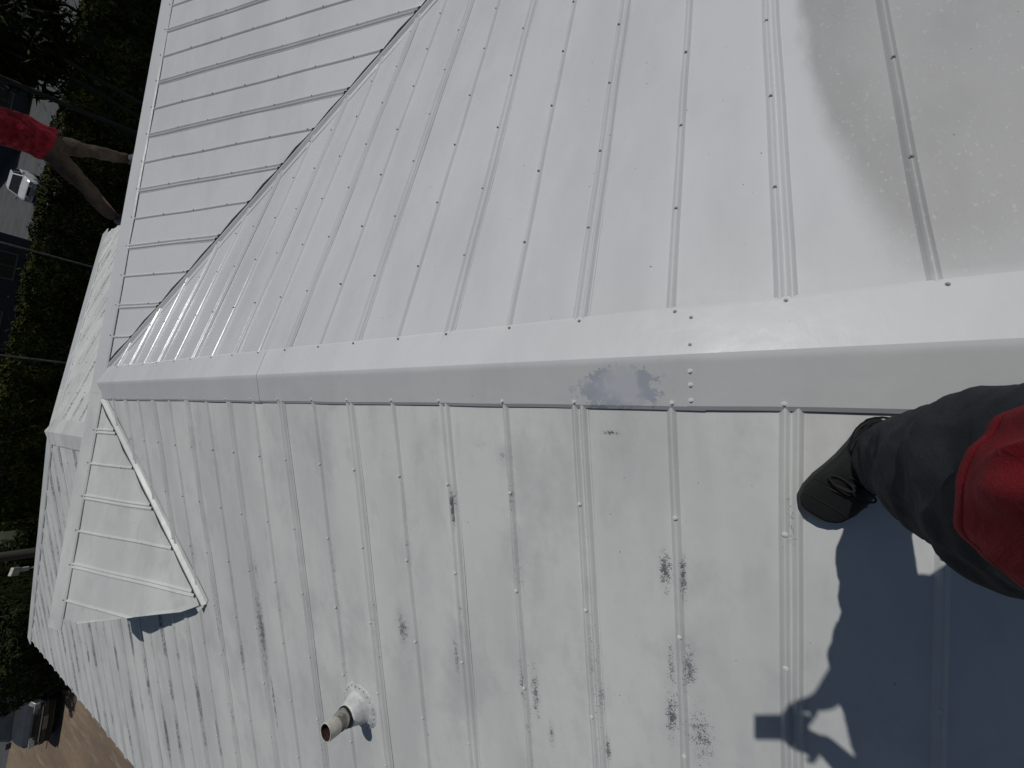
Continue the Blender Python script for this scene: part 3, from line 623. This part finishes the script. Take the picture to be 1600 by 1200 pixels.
# ------------------------------------------------------------------ vegetation
def leaf_cloud(pts, nrm, size, name, mat, parent, elong=1.6, jit=.8):
    n = len(pts); jit = np.asarray(jit).reshape(-1, 1) if not np.isscalar(jit) else jit; d = rng.normal(size=(n, 3)) * jit + nrm; d /= np.linalg.norm(d, axis=1, keepdims=True)
    u = np.cross(d, rng.normal(size=(n, 3))); u /= np.linalg.norm(u, axis=1, keepdims=True); v = np.cross(d, u)
    s = size * rng.uniform(.55, 1.35, (n, 1)); a = u * s * elong; b = v * s * .5
    V = np.stack([pts - a, pts + b * .9 - a * .1, pts + a, pts - b * .9 - a * .1], 1).reshape(-1, 3)
    me = bpy.data.meshes.new(name); me.vertices.add(4 * n); me.vertices.foreach_set('co', V.ravel()); me.loops.add(4 * n); me.loops.foreach_set('vertex_index', np.arange(4 * n, dtype=np.int32)); me.polygons.add(n)
    me.polygons.foreach_set('loop_start', np.arange(0, 4 * n, 4, dtype=np.int32)); me.polygons.foreach_set('loop_total', np.full(n, 4, dtype=np.int32)); me.update(); me.validate()
    return link(name, me, mat, parent)
def hedge(x0, x1, y0, y1, h, n, size, label, mat, rot=0.0, rough=.22):
    """Clipped hedge: leaves over a lumpy box, dark twigs inside."""
    c = Vector(((x0 + x1) / 2, (y0 + y1) / 2, 0)); r = empty('hedge', c); r.rotation_euler.z = rot; tag(r, label, 'hedge')
    hxx, hy = (x1 - x0) / 2, (y1 - y0) / 2; A = np.array([2 * hxx * 2 * hy, 2 * hxx * h, 2 * hxx * h * .3, 2 * hy * h, 2 * hy * h]); A = A / A.sum(); P = []; Nn = []
    face = rng.choice(5, n, p=A); a, b = rng.uniform(-1, 1, n), rng.uniform(-1, 1, n)
    for f, p, q in zip(face, a, b):
        if f == 0: pt = Vector((p * hxx, q * hy, h)); nn = (0, 0, 1)
        elif f == 1: pt = Vector((p * hxx, -hy, (q + 1) / 2 * h)); nn = (0, -1, .3)
        elif f == 2: pt = Vector((p * hxx, hy, (q + 1) / 2 * h)); nn = (0, 1, .3)
        elif f == 3: pt = Vector((hxx, p * hy, (q + 1) / 2 * h)); nn = (1, 0, .3)
        else: pt = Vector((-hxx, p * hy, (q + 1) / 2 * h)); nn = (-1, 0, .3)
        lump = mn.noise(Vector((pt.x * .9 + c.x, pt.y * .9, pt.z * .9))) * rough + mn.noise(Vector((pt.x * 2.7, pt.y * 2.7 + c.y, pt.z * 2.7))) * rough * .6
        edge = max(0, pt.z / h - .8) * 1.2 * min(hy, .6)
        pt = pt + Vector(nn) * (lump - abs(random.gauss(0, .07)))
        pt.y -= math.copysign(edge * (abs(pt.y) / hy) ** 3, pt.y)
        if random.random() < .03: pt += Vector((0, 0, random.uniform(0, .22) if f == 0 else 0))
        P.append(pt); Nn.append(nn)
    Nn = np.array(Nn, float); Nn = Nn / np.linalg.norm(Nn, axis=1, keepdims=True); Nn[:, :2] *= 2.6; Nn[:, 2] *= np.where(Nn[:, 2] > .8, 1.0, .3)
    leaf_cloud(np.array(P), Nn, size, 'foliage', mat, r, 1.6, np.where(face == 0, .6, .26))
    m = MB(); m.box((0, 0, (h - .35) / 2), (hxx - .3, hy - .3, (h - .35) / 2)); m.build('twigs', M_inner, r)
    return r
hedge(-4.4, 27, 22.7, 24.3, 3.05, 75000, .062, 'long clipped hedge running behind the house beyond the worker', M_hedge)
hedge(-10.35, -7.2, 22.1, 34, 1.9, 30000, .07, 'broad dark hedge along the earth driveway beside the dark car', M_bush, 0.0, .34)
hedge(-7.0, -4.6, 27.5, 29.0, 1.1, 6000, .07, 'low ragged hedge beyond the roof corner by the wooden pole', M_bush, 0.1, .3)
def tree(base, top, lean, crown_c, crown_r, n, size, label, trunk_r, elong=2.2, mat=None, cat='tree'):
    r = empty('tree', base); tag(r, label, cat); b = Vector(base); cc = Vector(crown_c) - b
    m = MB(); tp_ = Vector(top) - b; mid = tp_ * .5 + Vector(lean)
    m.tube([Vector((0, 0, -.05)), tp_ * .25 + Vector(lean) * .7, mid, tp_ * .78 + Vector(lean) * .6, tp_], [trunk_r * 1.25, trunk_r, trunk_r * .92, trunk_r * .85, trunk_r * .7], 10)
    m.build('trunk', M_bark, r, True)
    limbs = MB(); P = []; Nn = []
    for i in range(26):
        d = Vector((random.gauss(0, 1), random.gauss(0, 1), random.gauss(0, .8))).normalized(); e = cc + Vector((d.x * crown_r[0], d.y * crown_r[1], d.z * crown_r[2])) * random.uniform(.55, .95)
        limbs.tube([tp_ * random.uniform(.75, 1), tp_.lerp(e, .5) + Vector((0, 0, .15)), e], [trunk_r * .35, trunk_r * .2, .012], 5)
        k = n // 26; q = rng.normal(size=(k, 3)) * np.array(crown_r) * .22 + np.array(e); P.append(q); Nn.append(np.tile(np.array(d) * .4 + np.array((0, 0, .6)), (k, 1)))
    limbs.build('limbs', M_bark, r, True)
    leaf_cloud(np.concatenate(P), np.concatenate(Nn), size, 'crown', mat or M_tree, r, elong, .7)
    return r
tree((10.45, 18, 0), (10.64, 18, 5.6), (0, 0, 0), (11.3, 19, 5.2), (1.7, 1.5, 1.5), 4200, .10, 'slender tree with narrow leaves in front of the long hedge, straightest trunk', .075, 3.2)
tree((10.05, 18.3, 0), (10.45, 18.3, 5.4), (0.0, 0, 0), (10.9, 20.2, 6.1), (1.5, 1.5, 1.2), 3200, .10, 'slender tree standing close beside the leaning trunk in front of the long hedge', .07, 3.2)
tree((9.75, 18, 0), (8.9, 18, 6.6), (-.05, 0, 0), (8.7, 19, 8.2), (1.8, 1.6, 1.4), 3000, .10, 'slender tree with a leaning trunk in front of the long hedge', .085, 3.0)
tree((20.5, 37, 0), (20.3, 37, 3.4), (.1, 0, 0), (20.6, 36.5, 3.6), (1.5, 1.5, 1.5), 3600, .10, 'small leafy tree growing beside the grey road beyond the hedge', .10, 1.7)
tree((29.5, 40, 0), (29.5, 40, 4.5), (.2, 0, 0), (29.0, 40, 5.2), (5.0, 4.0, 2.6), 9000, .16, 'big dark spreading tree beyond the hedge past the small leafy tree', .22, 2.0)

# ------------------------------------------------------------------ poles and lamp
M_wood = simple('weathered_pole_wood', (.10, .09, .075), (.06, .055, .045), 6, .9, bump=.6, bsc=20, stretch=(1, 1, .15))
M_steel = simple('dull_galvanised_steel', (.16, .165, .165), (.10, .105, .105), 9, .55, .3)
px_, py_ = -3.50, 15.0
pole = empty('utility_pole', (px_, py_, 0)); tag(pole, 'thick weathered wooden pole standing off the far roof corner', 'pole')
m = MB(); m.tube([(0, 0, -.3), (0, 0, 3), (.01, 0, 8.2)], [.12, .112, .095], 16); m.build('shaft', M_wood, pole, True)
m = MB(); m.box((0, -.1, 7.6), (.9, .05, .06)); m.build('crossarm', M_wood, pole)
for dx in (-.75, -.3, .3, .75):
    m = MB(); m.tube([(dx, -.1, 7.66), (dx, -.1, 7.72), (dx, -.1, 7.74), (dx, -.1, 7.80)], [.02, .045, .03, .035], 10); m.build('insulator', simple('brown_glaze', (.08, .03, .02), rough=.2), pole, True)
for X, Y, lab in ((3.49, 14.0, 'slim tall steel mast rising behind the hipped roof end, by the worker'), (1.06, 14.0, 'slim tall steel mast rising behind the hipped roof end, by its ridge')):
    ms = empty('steel_mast', (X, Y, 0)); tag(ms, lab, 'mast')
    m = MB(); m.tube([(0, 0, -.2), (0, 0, 3.2)], .026, 10); m.build('lower_tube', M_steel, ms, True); m = MB(); m.tube([(0, 0, 3.2), (0, 0, 7.5)], .021, 10); m.build('upper_tube', M_steel, ms, True)
    m = MB(); m.tube([(0, 0, 3.12), (0, 0, 3.26)], .033, 10); m.build('collar', M_steel, ms, True)
lx, ly = -3.86, 15.05
M_lampw = simple('white_lamp_housing', (.62, .62, .60), (.45, .45, .43), 12, .5)
lamp = empty('yard_lamp', (-5.14, 20.0, 0)); tag(lamp, 'small white floodlight tilted on a slim post beyond the roof corner', 'lamp')
m = MB(); m.tube([(0, 0, -.1), (0, 0, 2.30)], .028, 10); m.build('post', M_lampw, lamp, True)
m = MB(); m.box((0, 0, 2.36), (.055, .055, .09)); m.build('junction_box', M_lampw, lamp)
m = MB(); m.box((-.02, -.04, 2.56), (.12, .05, .10), Matrix.Rotation(.5, 3, 'X') @ Matrix.Rotation(.2, 3, 'Y')); hd = m.build('head', M_lampw, lamp)
m = MB(); m.tube([(0, 0, 2.44), (.0, 0, 2.52)], .015, 8); m.build('bracket', M_steel, lamp, True)
sl = empty('garden_wall', (-5.3, 24.6, 0)); tag(sl, 'low pale concrete block wall stub beside the white floodlight', 'wall')
for i, (dx, dy, dz_) in enumerate(((-.45, 0, 0), (0, 0, 0), (.45, 0, 0), (-.22, 0, .21), (.23, 0, .21), (-.45, 0, .42), (0, 0, .42), (.45, 0, .42), (-.22, 0, .63), (.23, 0, .63))):
    m = MB(); m.box((dx, dy, dz_ + .1), (.215, .09, .098)); m.build('block', simple('pale_block', (.22, .20, .17), (.16, .15, .13), 8, .9) if i == 0 else bpy.data.materials['pale_block'], sl)

# ------------------------------------------------------------------ vehicles
M_glass = simple('car_glass', (.02, .025, .03), (.03, .035, .04), 3, .06)
M_tyre = simple('tyre_rubber', (.02, .02, .02), rough=.85); M_rim = simple('wheel_rim', (.25, .25, .26), rough=.35, metal=.8)
M_lampg = simple('headlight_glass', (.45, .47, .5), (.25, .26, .28), 20, .12); M_chrome = simple('chrome_trim', (.55, .56, .58), (.4, .41, .43), 10, .2, .9); M_blackp = simple('black_trim', (.015, .015, .016), rough=.6)
def car(loc, rz, paint, label, Lc=4.4, Wc=1.76, H=1.62, wagon=True, roofbar=False):
    """Car along local -Y (nose at -Y). Body lofted from stations with hood, screen, roof and tail."""
    r = empty('parked_car', loc); r.rotation_euler.z = rz; tag(r, label, 'car'); hw = Wc / 2
    # y, half width at sill, half width at belt, belt height
    st = [(-.50, .80, .74, .70), (-.485, .90, .84, .82), (-.44, .97, .93, .93), (-.33, 1, .97, 1.0), (-.22, 1, .98, 1.04), (0, 1, .98, 1.04), (.25, 1, .98, 1.06), (.42, .98, .95, 1.06), (.485, .93, .88, 1.02), (.50, .86, .82, .9)]
    m = MB(); rows = []
    for y, a, b, h in st:
        Y = y * Lc; pr = [(-a * .94, .26), (-a, .42), (-a, .62), (-b, h * .93), (-b * .86, h), (0, h + .025), (b * .86, h), (b, h * .93), (a, .62), (a, .42), (a * .94, .26), (0, .24)]
        rows.append([Vector((x * hw, Y, z)) for x, z in pr])
    m.quadstrip(rows, True); m.poly(rows[0]); m.poly(rows[-1]); o = m.build('body', paint, r, False); bv = o.modifiers.new('b', 'BEVEL'); bv.width = .025; bv.segments = 2; bv.limit_method = 'ANGLE'
    ys0, yr0, yr1, ys1 = -.24 * Lc, -.10 * Lc, (.40 if wagon else .22) * Lc, (.49 if wagon else .40) * Lc; bh = 1.03; tw = .74
    m = MB(); m.hexa([(-hw * .94, ys0, bh), (hw * .94, ys0, bh), (hw * .92, ys1, bh), (-hw * .92, ys1, bh), (-hw * tw, yr0, H), (hw * tw, yr0, H), (hw * tw, yr1, H), (-hw * tw, yr1, H)]); o = m.build('cabin', paint, r); bv = o.modifiers.new('b', 'BEVEL'); bv.width = .05; bv.segments = 3
    def pane(q, nm='window_pane'):
        c = sum((Vector(p) for p in q), Vector()) / 4; q = [c + (Vector(p) - c) * .88 for p in q]; n = (q[1] - q[0]).cross(q[2] - q[0]).normalized(); out_ = c - Vector((0, (ys0 + ys1) / 2, 1.2)); n = n if n.dot(out_) > 0 else -n
        m = MB(); m.hexa([p - n * .01 for p in q] + [p + n * .006 for p in q]); m.build(nm, M_glass, r)
    pane([(-hw * .94, ys0, bh), (hw * .94, ys0, bh), (hw * tw, yr0, H), (-hw * tw, yr0, H)], 'windscreen'); pane([(-hw * .92, ys1, bh), (hw * .92, ys1, bh), (hw * tw, yr1, H), (-hw * tw, yr1, H)], 'rear_window')
    for sg in (-1, 1):
        ym, yt = (ys0 + ys1) / 2, (yr0 + yr1) / 2
        pane([(sg * hw * .94, ys0, bh), (sg * hw * .93, ym, bh), (sg * hw * tw, yt, H), (sg * hw * tw, yr0, H)], 'side_window'); pane([(sg * hw * .93, ym, bh), (sg * hw * .92, ys1, bh), (sg * hw * tw, yr1, H), (sg * hw * tw, yt, H)], 'side_window')
        m = MB(); m.box((sg * hw * .68, -.492 * Lc, .74), (.16, .045, .07), Matrix.Rotation(-sg * .22, 3, 'Z')); m.build('headlight', M_lampg, r)
        m = MB(); m.box((sg * hw * .84, .492 * Lc, .85), (.08, .04, .14)); m.build('tail_light', simple('tail_red', (.3, .02, .02), rough=.2) if 'tail_red' not in bpy.data.materials else bpy.data.materials['tail_red'], r)
        m = MB(); m.box((sg * (hw + .09), ys0 + .12, 1.06), (.09, .045, .065)); m.build('mirror', paint, r)
        for yy in (-.31, .30):
            wl = MB(); wl.tube([(sg * (hw - .2), yy * Lc, .32), (sg * (hw - .17), yy * Lc, .32), (sg * (hw - .02), yy * Lc, .32), (sg * (hw + .005), yy * Lc, .32)], [.29, .325, .325, .29], 24); wo = wl.build('wheel', M_tyre, r, True)
            wl = MB(); wl.tube([(sg * (hw - .0), yy * Lc, .32), (sg * (hw + .012), yy * Lc, .32)], [.2, .18], 18); wl.build('rim', M_rim, wo)
    m = MB(); m.box((0, -.503 * Lc, .74), (hw * .42, .03, .06)); m.build('grille', M_blackp, r); m = MB(); m.box((0, -.506 * Lc, .50), (hw * .86, .05, .07)); o = m.build('bumper', paint, r); bv = o.modifiers.new('b', 'BEVEL'); bv.width = .03; bv.segments = 2
    m = MB(); m.box((0, -.512 * Lc, .595), (hw * .72, .035, .012)); m.build('bumper_trim', M_chrome, r); m = MB(); m.box((0, -.515 * Lc, .48), (.22, .035, .055)); m.build('number_plate', simple('blank_plate', (.25, .24, .2), rough=.5) if 'blank_plate' not in bpy.data.materials else bpy.data.materials['blank_plate'], r)
    m = MB(); m.box((0, -.50 * Lc, .36), (hw * .8, .04, .07)); m.build('lower_intake', M_blackp, r)
    return r
M_cdark = simple('dark_grey_car_paint', (.045, .05, .055), (.038, .042, .046), 2, .25); M_cwhite = simple('white_car_paint', (.62, .64, .66), (.55, .57, .6), 2, .3)
car((-11.9, 25.4, 0), math.radians(3), M_cdark, 'dark grey car parked nose-out on the earth driveway beside the broad hedge', H=1.66, Wc=1.72)
car((16.9, 48.2, .008), math.radians(-28), M_cwhite, 'white car parked on the grey road beyond the long hedge', H=1.5, wagon=False)

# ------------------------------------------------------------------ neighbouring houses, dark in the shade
def nhouse(x0, x1, y0, y1, h, wc, rc, label, wins, door=None, roof_h=1.6, over=.6):
    r = empty('neighbour_house', ((x0 + x1) / 2, (y0 + y1) / 2, 0)); tag(r, label, 'house'); hxx, hy = (x1 - x0) / 2, (y1 - y0) / 2
    m = MB(); m.box((0, 0, h / 2), (hxx, hy, h / 2)); m.build('wall', wc, r)
    m = MB(); e = over; m.v = [(-hxx - e, -hy - e, h), (hxx + e, -hy - e, h), (hxx + e, hy + e, h), (-hxx - e, hy + e, h), (-hxx + hy * .6, 0, h + roof_h), (hxx - hy * .6, 0, h + roof_h)]; m.f = [(0, 1, 5, 4), (1, 2, 5), (2, 3, 4, 5), (3, 0, 4), (3, 2, 1, 0)]; m.build('roof', rc, r)
    for (wx, wz, ww, wh) in wins:
        fr = MB(); fr.box((wx, -hy - .03, wz), (ww / 2 + .07, .04, wh / 2 + .07)); f = fr.build('window', simple('window_frame_paint', (.16, .17, .17), rough=.6) if 'window_frame_paint' not in bpy.data.materials else bpy.data.materials['window_frame_paint'], r)
        for sx_ in (-1, 1): p = MB(); p.box((wx + sx_ * ww / 4, -hy - .055, wz), (ww / 4 - .03, .025, wh / 2 - .02)); p.build('pane', M_glass, f)
    if door: d = MB(); d.box((door, -hy - .025, 1.02), (.46, .035, 1.02)); d.build('door', simple('dark_door', (.05, .03, .02), rough=.5), r)
    return r
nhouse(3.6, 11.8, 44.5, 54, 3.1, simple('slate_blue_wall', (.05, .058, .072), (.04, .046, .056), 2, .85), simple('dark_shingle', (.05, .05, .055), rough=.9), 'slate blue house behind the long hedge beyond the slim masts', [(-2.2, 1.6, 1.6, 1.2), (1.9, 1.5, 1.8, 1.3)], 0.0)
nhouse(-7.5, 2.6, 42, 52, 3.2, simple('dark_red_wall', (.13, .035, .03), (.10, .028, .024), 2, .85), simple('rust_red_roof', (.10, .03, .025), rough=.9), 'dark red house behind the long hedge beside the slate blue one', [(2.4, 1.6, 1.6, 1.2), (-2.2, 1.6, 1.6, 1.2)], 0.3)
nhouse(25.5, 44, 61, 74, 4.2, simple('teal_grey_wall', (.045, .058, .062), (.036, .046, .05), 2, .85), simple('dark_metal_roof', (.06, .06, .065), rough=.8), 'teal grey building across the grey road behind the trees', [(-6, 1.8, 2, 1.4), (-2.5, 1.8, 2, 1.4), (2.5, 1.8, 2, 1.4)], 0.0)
